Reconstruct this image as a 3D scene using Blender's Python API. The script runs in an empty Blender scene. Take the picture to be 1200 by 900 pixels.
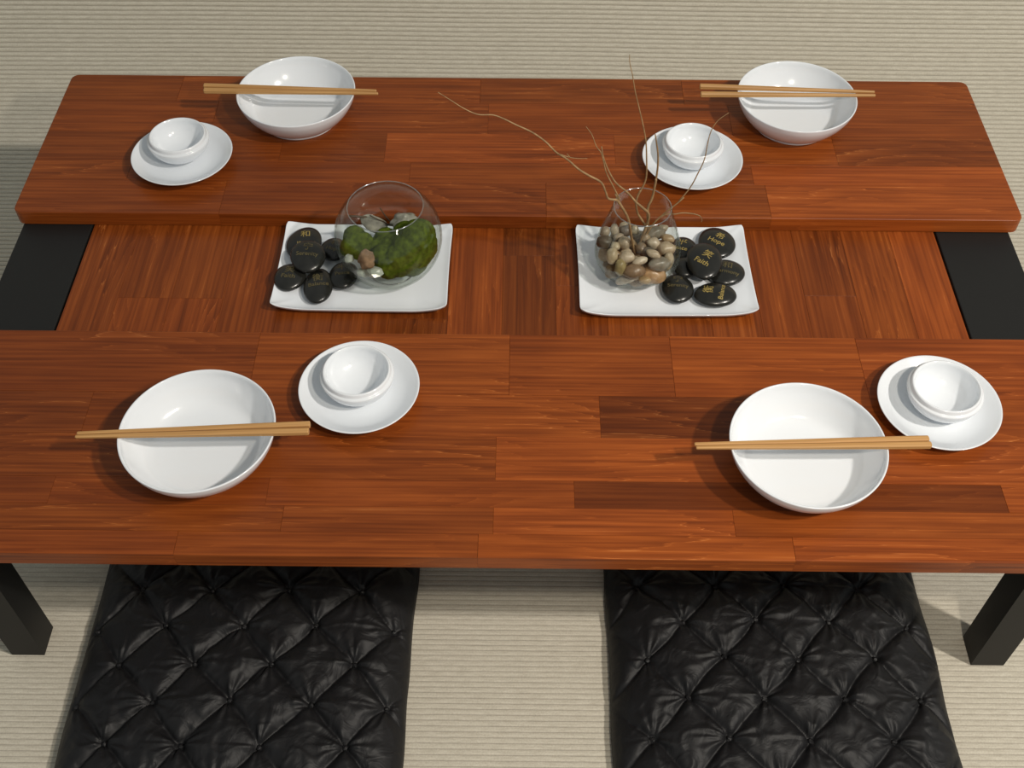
import bpy, bmesh, math, random
import numpy as np
from mathutils import Vector, Matrix, noise

random.seed(7)
scn = bpy.context.scene
COL = scn.collection
T = 0.30            # height of the table top above the floor
ZC = 0.278          # top of the sunken centre board

# ------------------------------------------------------------------ camera
F, PITCH, ROLL, YAW = 1315.5, 0.87413748, 0.0038137, 0.0074802
def cam_axes():
    cy, sy = math.cos(YAW), math.sin(YAW)
    fwd = Vector((-sy*math.cos(PITCH), cy*math.cos(PITCH), -math.sin(PITCH)))
    right = Vector((cy, sy, 0)); up = right.cross(fwd)
    r = right*math.cos(ROLL)+up*math.sin(ROLL)
    u = -right*math.sin(ROLL)+up*math.cos(ROLL)
    return r, u, fwd
CR, CU, CF = cam_axes()
CAM = Vector((0, 0, T+1.0))
cd = bpy.data.cameras.new('camera'); cam = bpy.data.objects.new('camera', cd); COL.objects.link(cam)
cd.sensor_width = 36; cd.sensor_fit = 'HORIZONTAL'; cd.lens = F/1200*36; cd.clip_start = 0.01
m = Matrix((CR, CU, -CF)).transposed().to_4x4(); m.translation = CAM
cam.matrix_world = m; scn.camera = cam

# ------------------------------------------------------------------ world, lights, exposure
w = bpy.data.worlds.new('world'); scn.world = w; w.use_nodes = True
bg = w.node_tree.nodes['Background']; bg.inputs[0].default_value = (0.93, 0.97, 0.95, 1); bg.inputs[1].default_value = 0.30
def lamp(name, loc, tgt, size, power, col):
    l = bpy.data.lights.new(name, 'AREA'); l.shape = 'DISK'; l.size = size; l.energy = power; l.color = col
    o = bpy.data.objects.new(name, l); COL.objects.link(o); o.location = loc
    o.rotation_euler = (Vector(tgt)-Vector(loc)).to_track_quat('-Z', 'Y').to_euler()
    return o
lamp('key_lamp', (2.2, -0.35, 3.0), (0.2, 0.9, 0.3), 0.17, 74, (1.0, 0.93, 0.84))
lamp('pendant_lamp', (0.50, 0.08, 1.42), (0.1, 1.0, 0.3), 0.08, 6.6, (1.0, 0.90, 0.76))
scn.view_settings.view_transform = 'Standard'; scn.view_settings.look = 'None'
scn.view_settings.gamma = 1.0; scn.view_settings.use_curve_mapping = False
scn.view_settings.exposure = 0.06

# ------------------------------------------------------------------ helpers
def ray(px, py):
    return CR*((px-600)/F) - CU*((py-450)/F) + CF
def at(px, py, z=None, Y=None):
    """point of the scene seen at a pixel, on the plane of height z or depth Y"""
    d = ray(px, py)
    t = (z-CAM.z)/d.z if z is not None else (Y-CAM.y)/d.y
    return CAM + d*t
def tag(o, label=None, cat=None, group=None, kind=None):
    if label: o['label'] = label
    if cat: o['category'] = cat
    if group: o['group'] = group
    if kind: o['kind'] = kind
    return o
def empty(name, loc, rz=0, **k):
    o = bpy.data.objects.new(name, None); COL.objects.link(o); o.location = loc; o.rotation_euler.z = rz
    o.empty_display_size = 0.02
    return tag(o, **k)
def link(name, me, mat, parent=None, loc=(0, 0, 0), rot=(0, 0, 0)):
    if mat is not None and not me.materials: me.materials.append(mat)
    o = bpy.data.objects.new(name, me); COL.objects.link(o)
    o.location = loc; o.rotation_euler = rot
    if parent: o.parent = parent
    return o
def mesh(name, vs, fs, smooth=True):
    me = bpy.data.meshes.new(name); me.from_pydata([tuple(v) for v in vs], [], fs); me.update()
    if smooth: me.polygons.foreach_set('use_smooth', [True]*len(me.polygons))
    return me
def lathe(name, prof, n=72, smooth=True):
    """closed-on-axis profile [(r,z)...]; r==0 ends become poles"""
    vs, fs, rings = [], [], []
    for r, z in prof:
        if r < 1e-6: rings.append([len(vs)]); vs.append((0, 0, z))
        else:
            rings.append(list(range(len(vs), len(vs)+n)))
            vs += [(r*math.cos(2*math.pi*i/n), r*math.sin(2*math.pi*i/n), z) for i in range(n)]
    for a, b in zip(rings, rings[1:]):
        for i in range(n):
            j = (i+1) % n
            if len(a) == 1: fs.append((a[0], b[j], b[i]))
            elif len(b) == 1: fs.append((a[i], a[j], b[0]))
            else: fs.append((a[i], a[j], b[j], b[i]))
    return mesh(name, vs, fs, smooth)
def catmull(pts, k=6):
    out = []
    P = [2*np.array(pts[0])-np.array(pts[1])]+[np.array(p) for p in pts]+[2*np.array(pts[-1])-np.array(pts[-2])]
    for i in range(1, len(P)-2):
        for j in range(k):
            t = j/k
            out.append(0.5*((2*P[i])+(P[i+1]-P[i-1])*t+(2*P[i-1]-5*P[i]+4*P[i+1]-P[i+2])*t*t+(3*P[i]-P[i-1]-3*P[i+1]+P[i+2])*t**3))
    out.append(P[-2]); return out
def sprof(pts, k=5):
    return [(max(0.0, float(a)), float(b)) for a, b in catmull(pts, k)]
def tube(path, radii, n=7):
    vs, fs = [], []
    P = [Vector(p) for p in path]; up = Vector((0.3, 1, 0.2)).normalized()
    for i, p in enumerate(P):
        d = (P[min(i+1, len(P)-1)]-P[max(i-1, 0)]).normalized()
        a = d.cross(up).normalized(); b = d.cross(a)
        for j in range(n):
            an = 2*math.pi*j/n; vs.append(p+(a*math.cos(an)+b*math.sin(an))*radii[i])
    for i in range(len(P)-1):
        for j in range(n):
            fs.append((i*n+j, i*n+(j+1) % n, (i+1)*n+(j+1) % n, (i+1)*n+j))
    fs.append(tuple(range(n))[::-1]); fs.append(tuple(range((len(P)-1)*n, len(P)*n)))
    return vs, fs
def slab(name, x0, x1, y0, y1, z0, z1, bev=(.0004,)*4, rad=(0, 0, 0, 0)):
    """board with its own top-edge bevel per side (x0,x1,y0,y1) and rounded plan corners (x0y0,x1y0,x1y1,x0y1)"""
    def loop(ix0, ix1, iy0, iy1, shrink):
        L = []
        cs = [(x0+ix0, y0+iy0, rad[0], math.pi), (x1-ix1, y0+iy0, rad[1], 1.5*math.pi), (x1-ix1, y1-iy1, rad[2], 0), (x0+ix0, y1-iy1, rad[3], .5*math.pi)]
        sg = [(1, 1), (-1, 1), (-1, -1), (1, -1)]
        for (cx, cy, r, a0), (sx, sy) in zip(cs, sg):
            if r == 0: L.append((cx, cy)); continue
            rr = max(r-shrink, r*.3)
            for k in range(5):
                a = a0+k*math.pi/8
                L.append((cx+sx*rr+rr*math.cos(a), cy+sy*rr+rr*math.sin(a)))
        return L
    bx0, bx1, by0, by1 = bev
    lev = [(loop(bx0*.7, bx1*.7, by0*.7, by1*.7, 0), z0)]
    mb = max(bev)
    if mb > .001:
        for s in (0, .35, .7, 1):
            k = 1-math.cos(s*math.pi/2); q = math.sin(s*math.pi/2)
            L = loop(bx0*k, bx1*k, by0*k, by1*k, mb*k)
            lev.append((L, z1-mb*(1-q)))
        lev[0] = (loop(bx0*.4, bx1*.4, by0*.4, by1*.4, 0), z0); lev.insert(1, (loop(0, 0, 0, 0, 0), z0+mb*.4))
    else:
        lev.append((loop(0, 0, 0, 0, 0), z0+mb)); lev.append((loop(0, 0, 0, 0, 0), z1-mb)); lev.append((loop(bx0, bx1, by0, by1, mb), z1))
    n = len(lev[0][0]); vs = [(x, y, z) for L, z in lev for x, y in L]; fs = []
    for a in range(len(lev)-1):
        for i in range(n):
            j = (i+1) % n; fs.append((a*n+i, a*n+j, (a+1)*n+j, (a+1)*n+i))
    fs.append(tuple(range(n))[::-1]); fs.append(tuple(range((len(lev)-1)*n, len(lev)*n)))
    return mesh(name, vs, fs, False)

# ------------------------------------------------------------------ materials
def newmat(name):
    mt = bpy.data.materials.new(name); mt.use_nodes = True
    nt = mt.node_tree; b = nt.nodes['Principled BSDF']
    return mt, nt, b
def N(nt, t, **k):
    n = nt.nodes.new(t)
    for a, v in k.items(): setattr(n, a, v)
    return n
def ramp(nt, stops, src):
    r = N(nt, 'ShaderNodeValToRGB'); e = r.color_ramp.elements
    while len(e) < len(stops): e.new(0.5)
    for x, (p, c) in zip(e, stops): x.position = p; x.color = (*c, 1) if len(c) == 3 else c
    nt.links.new(src, r.inputs[0]); return r
def simple(name, col, rough, spec=.5, metal=0, noise_amt=0, scale=60, bump=0, coat=0):
    mt, nt, b = newmat(name)
    b.inputs['Base Color'].default_value = (*col, 1); b.inputs['Roughness'].default_value = rough
    b.inputs['Specular IOR Level'].default_value = spec; b.inputs['Metallic'].default_value = metal
    if coat: b.inputs['Coat Weight'].default_value = coat; b.inputs['Coat Roughness'].default_value = .05
    if noise_amt or bump:
        tc = N(nt, 'ShaderNodeTexCoord'); nz = N(nt, 'ShaderNodeTexNoise'); nz.inputs['Scale'].default_value = scale; nz.inputs['Detail'].default_value = 5
        nt.links.new(tc.outputs['Object'], nz.inputs['Vector'])
        if noise_amt:
            lo = tuple(c*(1-noise_amt) for c in col); hi = tuple(min(1, c*(1+noise_amt)) for c in col)
            r = ramp(nt, [(.3, lo), (.7, hi)], nz.outputs['Fac']); nt.links.new(r.outputs[0], b.inputs['Base Color'])
        if bump:
            bp = N(nt, 'ShaderNodeBump'); bp.inputs['Strength'].default_value = bump; bp.inputs['Distance'].default_value = .001
            nt.links.new(nz.outputs['Fac'], bp.inputs['Height']); nt.links.new(bp.outputs[0], b.inputs['Normal'])
    return mt

def wood_mat():
    mt, nt, b = newmat('stained_wood'); L = nt.links.new
    tc = N(nt, 'ShaderNodeTexCoord'); oi = N(nt, 'ShaderNodeObjectInfo')
    off = N(nt, 'ShaderNodeVectorMath', operation='SCALE'); cmb = N(nt, 'ShaderNodeCombineXYZ')
    for i in range(3): L(oi.outputs['Random'], cmb.inputs[i])
    L(cmb.outputs[0], off.inputs[0]); off.inputs['Scale'].default_value = 37.0
    add = N(nt, 'ShaderNodeVectorMath', operation='ADD'); L(tc.outputs['Object'], add.inputs[0]); L(off.outputs[0], add.inputs[1])
    # slow wander of the grain
    mp0 = N(nt, 'ShaderNodeMapping'); mp0.inputs['Scale'].default_value = (2.5, 7, 7); L(add.outputs[0], mp0.inputs[0])
    n0 = N(nt, 'ShaderNodeTexNoise'); n0.inputs['Scale'].default_value = 1; n0.inputs['Detail'].default_value = 2; L(mp0.outputs[0], n0.inputs['Vector'])
    sep = N(nt, 'ShaderNodeSeparateXYZ'); L(add.outputs[0], sep.inputs[0])
    # ring field = y*k + noise*k2
    my = N(nt, 'ShaderNodeMath', operation='MULTIPLY'); L(sep.outputs['Y'], my.inputs[0]); my.inputs[1].default_value = 60
    mn = N(nt, 'ShaderNodeMath', operation='MULTIPLY_ADD'); L(n0.outputs['Fac'], mn.inputs[0]); mn.inputs[1].default_value = 12; L(my.outputs[0], mn.inputs[2])
    mp1 = N(nt, 'ShaderNodeMapping'); mp1.inputs['Scale'].default_value = (5, 260, 260); L(add.outputs[0], mp1.inputs[0])
    n1 = N(nt, 'ShaderNodeTexNoise'); n1.inputs['Scale'].default_value = 1; n1.inputs['Detail'].default_value = 4; L(mp1.outputs[0], n1.inputs['Vector'])
    ma = N(nt, 'ShaderNodeMath', operation='MULTIPLY_ADD'); L(n1.outputs['Fac'], ma.inputs[0]); ma.inputs[1].default_value = 1.3; L(mn.outputs[0], ma.inputs[2])
    fr = N(nt, 'ShaderNodeMath', operation='FRACT'); L(ma.outputs[0], fr.inputs[0])
    ring = ramp(nt, [(0, (.15,)*3), (.62, (.42,)*3), (.93, (.55,)*3), (.965, (1,)*3), (1, (.15,)*3)], fr.outputs[0])
    # blotches along the board
    mp2 = N(nt, 'ShaderNodeMapping'); mp2.inputs['Scale'].default_value = (7, 34, 34); L(add.outputs[0], mp2.inputs[0])
    n2 = N(nt, 'ShaderNodeTexNoise'); n2.inputs['Scale'].default_value = 1; n2.inputs['Detail'].default_value = 3; L(mp2.outputs[0], n2.inputs['Vector'])
    # how strongly rings show, by patch
    mp3 = N(nt, 'ShaderNodeMapping'); mp3.inputs['Scale'].default_value = (3, 12, 12); L(add.outputs[0], mp3.inputs[0])
    n3 = N(nt, 'ShaderNodeTexNoise'); n3.inputs['Scale'].default_value = 1.3; n3.inputs['Detail'].default_value = 1; L(mp3.outputs[0], n3.inputs['Vector'])
    st = ramp(nt, [(.43, (.05,)*3), (.70, (.75,)*3)], n3.outputs['Fac'])
    mx = N(nt, 'ShaderNodeMix', data_type='FLOAT'); L(st.outputs[0], mx.inputs[0]); mx.inputs[2].default_value = .36; L(ring.outputs[0], mx.inputs[3])
    s1 = N(nt, 'ShaderNodeMath', operation='MULTIPLY_ADD'); L(n1.outputs['Fac'], s1.inputs[0]); s1.inputs[1].default_value = .95; L(mx.outputs[0], s1.inputs[2])
    s2 = N(nt, 'ShaderNodeMath', operation='MULTIPLY_ADD'); L(n2.outputs['Fac'], s2.inputs[0]); s2.inputs[1].default_value = .55; L(s1.outputs[0], s2.inputs[2])
    s3 = N(nt, 'ShaderNodeMath', operation='MULTIPLY'); L(s2.outputs[0], s3.inputs[0]); s3.inputs[1].default_value = .498
    col = ramp(nt, [(.30, (.080, .0165, .0022)), (.50, (.190, .0395, .0052)), (.66, (.305, .071, .0105)), (.86, (.58, .205, .055))], s3.outputs[0])
    mul = N(nt, 'ShaderNodeMix', data_type='RGBA', blend_type='MULTIPLY'); mul.inputs[0].default_value = 1
    L(col.outputs[0], mul.inputs[6]); L(oi.outputs['Color'], mul.inputs[7]); L(mul.outputs[2], b.inputs['Base Color'])
    b.inputs['Roughness'].default_value = .36; b.inputs['Specular IOR Level'].default_value = .28
    bp = N(nt, 'ShaderNodeBump'); bp.inputs['Strength'].default_value = .12; bp.inputs['Distance'].default_value = .0006
    L(n1.outputs['Fac'], bp.inputs['Height']); L(bp.outputs[0], b.inputs['Normal'])
    return mt
WOOD = wood_mat()
BLACK = simple('black_paint', (.0075, .0075, .007), .55, .4, bump=.1, scale=400)
PORC = simple('white_porcelain', (.79, .825, .865), .16, .5, coat=.5)
PLATEM = simple('white_glazed_plate', (.82, .86, .91), .18, .5, coat=.4)
BAMBOO = None
def bamboo_mat():
    mt, nt, b = newmat('bamboo'); L = nt.links.new
    tc = N(nt, 'ShaderNodeTexCoord'); oi = N(nt, 'ShaderNodeObjectInfo'); mp = N(nt, 'ShaderNodeMapping'); mp.inputs['Scale'].default_value = (8, 900, 900)
    L(tc.outputs['Object'], mp.inputs[0]); nz = N(nt, 'ShaderNodeTexNoise'); nz.inputs['Scale'].default_value = 1; L(mp.outputs[0], nz.inputs['Vector'])
    r = ramp(nt, [(.3, (.40, .20, .062)), (.7, (.60, .345, .13))], nz.outputs['Fac']); L(r.outputs[0], b.inputs['Base Color'])
    b.inputs['Roughness'].default_value = .5
    return mt
BAMBOO = bamboo_mat()
def mat_floor(name, lo, hi):
    mt, nt, b = newmat(name); L = nt.links.new
    tc = N(nt, 'ShaderNodeTexCoord')
    mp = N(nt, 'ShaderNodeMapping'); mp.inputs['Scale'].default_value = (55, 420, 420); L(tc.outputs['Object'], mp.inputs[0])
    nz = N(nt, 'ShaderNodeTexNoise'); nz.inputs['Scale'].default_value = 1; nz.inputs['Detail'].default_value = 4; L(mp.outputs[0], nz.inputs['Vector'])
    mp2 = N(nt, 'ShaderNodeMapping'); mp2.inputs['Scale'].default_value = (500, 500, 500); L(tc.outputs['Object'], mp2.inputs[0])
    n2 = N(nt, 'ShaderNodeTexNoise'); n2.inputs['Scale'].default_value = 1; n2.inputs['Detail'].default_value = 2; L(mp2.outputs[0], n2.inputs['Vector'])
    av = N(nt, 'ShaderNodeMath', operation='MULTIPLY_ADD'); L(n2.outputs['Fac'], av.inputs[0]); av.inputs[1].default_value = .45
    hf = N(nt, 'ShaderNodeMath', operation='MULTIPLY'); L(nz.outputs['Fac'], hf.inputs[0]); hf.inputs[1].default_value = .55; L(hf.outputs[0], av.inputs[2])
    r = ramp(nt, [(.36, lo), (.64, hi)], av.outputs[0]); L(r.outputs[0], b.inputs['Base Color'])
    b.inputs['Roughness'].default_value = .9; b.inputs['Specular IOR Level'].default_value = .15
    bp = N(nt, 'ShaderNodeBump'); bp.inputs['Strength'].default_value = .35; bp.inputs['Distance'].default_value = .0008
    L(av.outputs[0], bp.inputs['Height']); L(bp.outputs[0], b.inputs['Normal'])
    return mt
RIB = mat_floor('woven_rib', (.50, .46, .375), (.64, .60, .50))
GROOVE_SHADE = mat_floor('woven_gap_shade', (.38, .345, .285), (.47, .43, .36))  # gap thread darkened in colour to deepen the weak shade between ribs
def stone_mat():
    mt = simple('polished_black_stone', (.013, .013, .011), .25, .5, noise_amt=.3, scale=90, bump=.05); return mt
STONE = stone_mat()
GOLD = simple('gold_lettering', (.46, .34, .10), .45, .5, metal=.3)
DIMGOLD = simple('worn_gold_lettering', (.13, .105, .045), .5, .4, metal=.2)
def glass_mat():
    mt, nt, b = newmat('clear_glass'); L = nt.links.new
    nt.nodes.remove(b); out = nt.nodes['Material Output']
    lw = N(nt, 'ShaderNodeLayerWeight'); lw.inputs['Blend'].default_value = .5
    tr = N(nt, 'ShaderNodeBsdfTransparent'); gl = N(nt, 'ShaderNodeBsdfGlossy'); gl.inputs['Roughness'].default_value = .03
    c = ramp(nt, [(0, (.975, .982, .975)), (.75, (.93, .945, .925)), (1, (.62, .65, .60))], lw.outputs['Facing']); L(c.outputs[0], tr.inputs[0])
    fr = ramp(nt, [(0, (.03,)*3), (.5, (.05,)*3), (.8, (.16,)*3), (1, (.55,)*3)], lw.outputs['Facing'])
    mx = N(nt, 'ShaderNodeMixShader'); L(fr.outputs[0], mx.inputs[0]); L(tr.outputs[0], mx.inputs[1]); L(gl.outputs[0], mx.inputs[2])
    L(mx.outputs[0], out.inputs[0]); return mt
GLASS = glass_mat()
def rim_mat():
    mt, nt, b = newmat('glass_rim'); L = nt.links.new; nt.nodes.remove(b); out = nt.nodes['Material Output']
    tr = N(nt, 'ShaderNodeBsdfTransparent'); tr.inputs[0].default_value = (.92, .94, .90, 1); gl = N(nt, 'ShaderNodeBsdfGlossy'); gl.inputs['Roughness'].default_value = .12
    mx = N(nt, 'ShaderNodeMixShader'); mx.inputs[0].default_value = .42; L(tr.outputs[0], mx.inputs[1]); L(gl.outputs[0], mx.inputs[2]); L(mx.outputs[0], out.inputs[0]); return mt
RIMG = rim_mat()
def satin_mat():
    mt, nt, b = newmat('black_taffeta'); L = nt.links.new
    b.inputs['Base Color'].default_value = (.0070, .0070, .0080, 1); b.inputs['Roughness'].default_value = .56
    b.inputs['Specular IOR Level'].default_value = .36
    tc = N(nt, 'ShaderNodeTexCoord'); nz = N(nt, 'ShaderNodeTexNoise'); nz.inputs['Scale'].default_value = 38; nz.inputs['Detail'].default_value = 3; nz.inputs['Distortion'].default_value = 1.2
    L(tc.outputs['Object'], nz.inputs['Vector'])
    bp = N(nt, 'ShaderNodeBump'); bp.inputs['Strength'].default_value = .5; bp.inputs['Distance'].default_value = .004
    L(nz.outputs['Fac'], bp.inputs['Height']); L(bp.outputs[0], b.inputs['Normal'])
    return mt
SATIN = satin_mat()
MOSS = simple('green_moss', (.070, .098, .008), .95, .1, noise_amt=.45, scale=160, bump=.6)
TWIG = simple('dried_twig', (.30, .19, .09), .6, .3, noise_amt=.35, scale=120)
CRYSTAL = simple('pale_crystal', (.42, .45, .39), .2, .6, noise_amt=.12, scale=50)
AGATE = simple('grey_agate', (.24, .235, .19), .2, .6, noise_amt=.5, scale=70)
DARKLEAF = simple('dark_bark', (.06, .04, .02), .5, .4, noise_amt=.4, scale=80)

# ------------------------------------------------------------------ floor: ribbed woven covering that sweeps up behind the table
def sweep(s):            # arc-length -> (y, z, ny, nz);  flat until y=1.50, then radius .40, then straight at 64 degrees
    y1, R, A = 1.50, .40, math.radians(64)
    if s < y1: return s, 0, 0, 1
    a = (s-y1)/R
    if a < A: return y1+R*math.sin(a), R*(1-math.cos(a)), -math.sin(a), math.cos(a)
    e = s-y1-R*A
    return y1+R*math.sin(A)+e*math.cos(A), R*(1-math.cos(A))+e*math.sin(A), -math.sin(A), math.cos(A)
def build_floor():
    s = -0.60; ss = []
    while s < 2.9:
        p = .0071 if s < .95 else (.0071+(s-.95)/.30*.0030 if s < 1.25 else (.0101 if s < 1.55 else max(.0082, .0101-(s-1.55)*.010)))
        ss.append((s, p)); s += p
    xs = np.linspace(-2.4, 2.4, 61)
    prof = [(0.0, -1), (.09, -.55), (.20, 0.0), (.5, .25), (.80, 0.0), (.91, -.55)]   # fraction of the pitch, height
    vs, fs, mi = [], [], []
    rows = [(s0+f*p, h*p*(.065 if s0 < 1 else .27)) for s0, p in ss for f, h in prof]
    nx = len(xs)
    for k, (sv, h) in enumerate(rows):
        for x in xs:
            wv = .0030*math.sin(x*2.1+sv*1.3)+.0012*noise.noise(Vector((x*4, sv*7, 0)))
            wv *= min(1, max(.25, sv-.5))
            y, z, ny, nz = sweep(sv+wv)
            vs.append((x, y+ny*h, z+nz*h-.0003))
    for k in range(len(rows)-1):
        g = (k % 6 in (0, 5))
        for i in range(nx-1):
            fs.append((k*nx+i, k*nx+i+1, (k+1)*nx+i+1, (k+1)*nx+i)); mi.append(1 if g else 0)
    me = mesh('floor', vs, fs)
    me.materials.append(RIB); me.materials.append(GROOVE_SHADE)
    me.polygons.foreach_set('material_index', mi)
    o = link('floor', me, None); tag(o, kind='structure')
build_floor()

# ------------------------------------------------------------------ the table
XL, XR = -0.6745, 0.6690
table = empty('low_dining_table', (0, 1.02, 0), label='low dining table of red-brown butcher block boards on black legs, set with dishes', cat='table')
TY = 1.02
def tchild(name, me, mat, rot=(0, 0, 0), loc=(0, 0, 0), parent=None, col=None):
    p = parent or table
    o = link(name, me, mat, p, Vector(loc)-Vector((0, TY, 0)) if p is table else loc, rot)
    if col: o.color = (*col, 1)
    return o
def stave_obj(par, pc, cx, cy, me, tone, rz=0):
    o = link('stave', me, WOOD, par, (cx-pc[0], cy-pc[1], 0-pc[2]), (0, 0, rz))
    o.color = (tone, tone*(0.97+.06*random.random()), tone*(0.94+.1*random.random()), 1); return o
def board(name, rows, zt, th, lab=None):
    """rows: [(y0,y1,[x0,..,xn],[tones])], front row first; every stave its own part"""
    y0, y1 = rows[0][0], rows[-1][1]
    pc = ((XL+XR)/2, (y0+y1)/2, zt-th)
    core = slab(name, XL+.03-pc[0], XR-.03-pc[0], rows[0][1]+.002-pc[1], rows[-1][0]-.002-pc[1], 0, .007)
    par = tchild(name, core, WOOD, loc=pc); par.color = (.8, .8, .8, 1)
    for ri, (a, b, xs, tones) in enumerate(rows):
        for k in range(len(xs)-1):
            x0, x1 = xs[k]+.00008, xs[k+1]-.00008
            first, last = k == 0, k == len(xs)-2
            low, high = ri == 0, ri == len(rows)-1
            zb = zt-th if (low or high or first or last) else zt-th+.0075
            if (first or last) and not (low or high): zb = zt-th+.0075
            j = random.uniform(-.00009, .00009)
            e = .0013; s = .00014
            bev = (e if first else s, e if last else s, e if low else s, e if high else s)
            r = .011
            rad = (r if first and low else 0, r if last and low else 0, r if last and high else 0, r if first and high else 0)
            cx, cy = (x0+x1)/2, (a+b)/2
            me = slab('stave', x0-cx, x1-cx, a+.00008-cy, b-.00008-cy, zb, zt+j, bev, rad)
            stave_obj(par, pc, cx, cy, me, tones[k])
    return par
def X(px, py): return at(px, py, z=T).x
F0, F1, F2, F3, F4, F5, F6 = .6035, .632, .665, .7004, .7595, .8199, .9146
front = [
 (F0, F1, [XL, X(205, 640), X(560, 640), X(930, 640), XR], [.95, .92, 1.12, 1.05]),
 (F1, F2, [XL, X(330, 611), X(578, 611), X(860, 611), XR], [.90, .85, 1.12, 1.0]),
 (F2, F3, [XL, -.50, X(313, 578), X(673, 580), X(1178, 586), XR], [.82, .9, .98, .58, 1.12]),
 (F3, F4, [XL, X(155, 535), X(581, 535), X(960, 540), XR], [.80, .92, 1.16, 1.05]),
 (F4, F5, [XL, X(100, 490), X(400, 490), X(703, 487), X(905, 487), XR], [.70, .78, 1.02, .56, 1.02]),
 (F5, F6, [XL, X(-60, 430), X(297, 430), X(597, 430), X(788, 430), X(1010, 430), XR], [.82, .80, 1.05, .93, 1.12, 1.06])]
B0, B1, B2, B3, B4, B5 = 1.127, 1.1951, 1.2369, 1.3015, 1.3738, 1.437
back = [
 (B0, B1, [XL, X(261, 232), X(640, 235), X(900, 235), XR], [.92, .84, .98, 1.22]),
 (B1, B2, [XL, X(150, 204), X(480, 204), X(883, 212), XR], [1.0, .86, .95, 1.3]),
 (B2, B3, [XL, X(330, 172), X(452, 172), X(720, 172), X(977, 172), XR], [.88, .78, 1.12, 1.05, .80]),
 (B3, B4, [XL, X(250, 142), X(572, 143), X(856, 143), XR], [.95, .90, .95, .92]),
 (B4, B5, [XL, X(210, 108), X(563, 108), X(800, 108), XR], [.92, .95, .85, 1.0])]
board('front_board', front, T, .0215)
board('back_board', back, T, .0215)
# sunken centre board: staves run from front to back
CX0, CX1 = -.5705, .5555
pcm = ((CX0+CX1)/2, 1.02, ZC-.022)
cb = tchild('centre_board', slab('centre_board', CX0+.01-pcm[0], CX1-.01-pcm[0], -.19, .19, 0, .007), WOOD, loc=pcm); cb.color = (.8, .8, .8, 1)
bx = [CX0]+[at(p, 380, z=ZC).x for p in (128, 192, 254, 322, 388, 455, 524, 588, 652, 712, 772, 834, 893, 950, 1012, 1072)]+[CX1]
ctn = [.82, .95, .98, .85, .78, .82, .70, 1.0, .66, .85, .98, .86, .95, .92, .80, .95, 1.12]
joint = {1: at(180, 349, z=ZC).y, 2: at(180, 349, z=ZC).y, 4: at(300, 308, z=ZC).y, 9: 1.02, 14: at(980, 347, z=ZC).y, 8: 1.075, 6: .96}
for k in range(len(bx)-1):
    ys = [.842, 1.198] if k not in joint else [.842, joint[k], 1.198]
    for q in range(len(ys)-1):
        cx, cy = (bx[k]+bx[k+1])/2, (ys[q]+ys[q+1])/2; hx = (bx[k+1]-bx[k])/2-.0001; hy = (ys[q+1]-ys[q])/2-.0001
        me = slab('stave', -hy, hy, -hx, hx, ZC-.0145, ZC+random.uniform(-.00008, .00008), (.0002,)*4)
        o = stave_obj(cb, pcm, cx, cy, me, ctn[k]*(.9 if q else 1.0), math.pi/2)
# black end beams, legs, rails
for (x0, x1) in ((-.6665, -.5735), (.5585, .6565)):
    cx = (x0+x1)/2
    tchild('end_beam', slab('end_beam', x0-cx, x1-cx, -.402, .402, 0, .036, (.0015,)*4), BLACK, loc=(cx, 1.02, ZC-.0362))
for cx in (-.610, .590):
    for cy in (.6560, 1.385):
        bm = slab('leg', -.0205, .0205, -.0195, .0195, 0, ZC-.0366, (.0012,)*4)
        tchild('leg', bm, BLACK, loc=(cx, cy, 0))
tchild('long_rail', slab('long_rail', -.57, .57, -.012, .012, 0, .03, (.001,)*4), BLACK, loc=(-.008, 1.02, ZC-.0532))

# ------------------------------------------------------------------ tableware
bowl_prof = [(0, .0036), (.0556, .0036)] + sprof([(.0556, .0044), (.0650, .0105), (.0748, .0225), (.0812, .0345), (.0838, .0440)], 5) \
    + [(.0836, .0450), (.0826, .0453), (.0817, .0446)] + sprof([(.0814, .0440), (.0788, .0345), (.0722, .0225), (.0640, .0125), (.0560, .0082), (.0440, .0068)], 5)[1:] + [(.02, .0066), (0, .0066)]
BOWL = lathe('bowl', bowl_prof, 96)
FOOT = lathe('foot_ring', [(.0500, .0038), (.0515, .0002), (.0530, 0), (.0556, .0003), (.0563, .0018), (.0556, .0040)], 96)
sau_prof = [(0, .0025), (.036, .0025), (.037, 0), (.040, 0), (.0410, .0025)] + sprof([(.041, .0025), (.054, .0075), (.063, .0130), (.0684, .0178)], 4)[1:] \
    + [(.0688, .0187), (.0683, .0193), (.0672, .0190)] + sprof([(.0665, .0185), (.060, .0145), (.050, .0090), (.038, .0056), (.025, .0050)], 4)[1:] + [(0, .0050)]
SAUCER = lathe('saucer', sau_prof, 96)
cup_prof = [(0, .0020), (.0165, .0020), (.0175, 0), (.0215, 0), (.0225, .0020)] + sprof([(.0225, .0020), (.0320, .0075), (.0385, .0155), (.0415, .0235), (.0420, .0268)], 4)[1:] \
    + [(.0417, .0279), (.0405, .0284), (.0392, .0286), (.0387, .0296), (.0384, .0325), (.0378, .0336), (.0368, .0340), (.0358, .0336)] \
    + sprof([(.0352, .0326), (.0335, .0240), (.0285, .0150), (.0200, .0085), (.0100, .0058)], 4)[1:] + [(0, .0052)]
CUP = lathe('sauce_bowl', cup_prof, 80)
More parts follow.
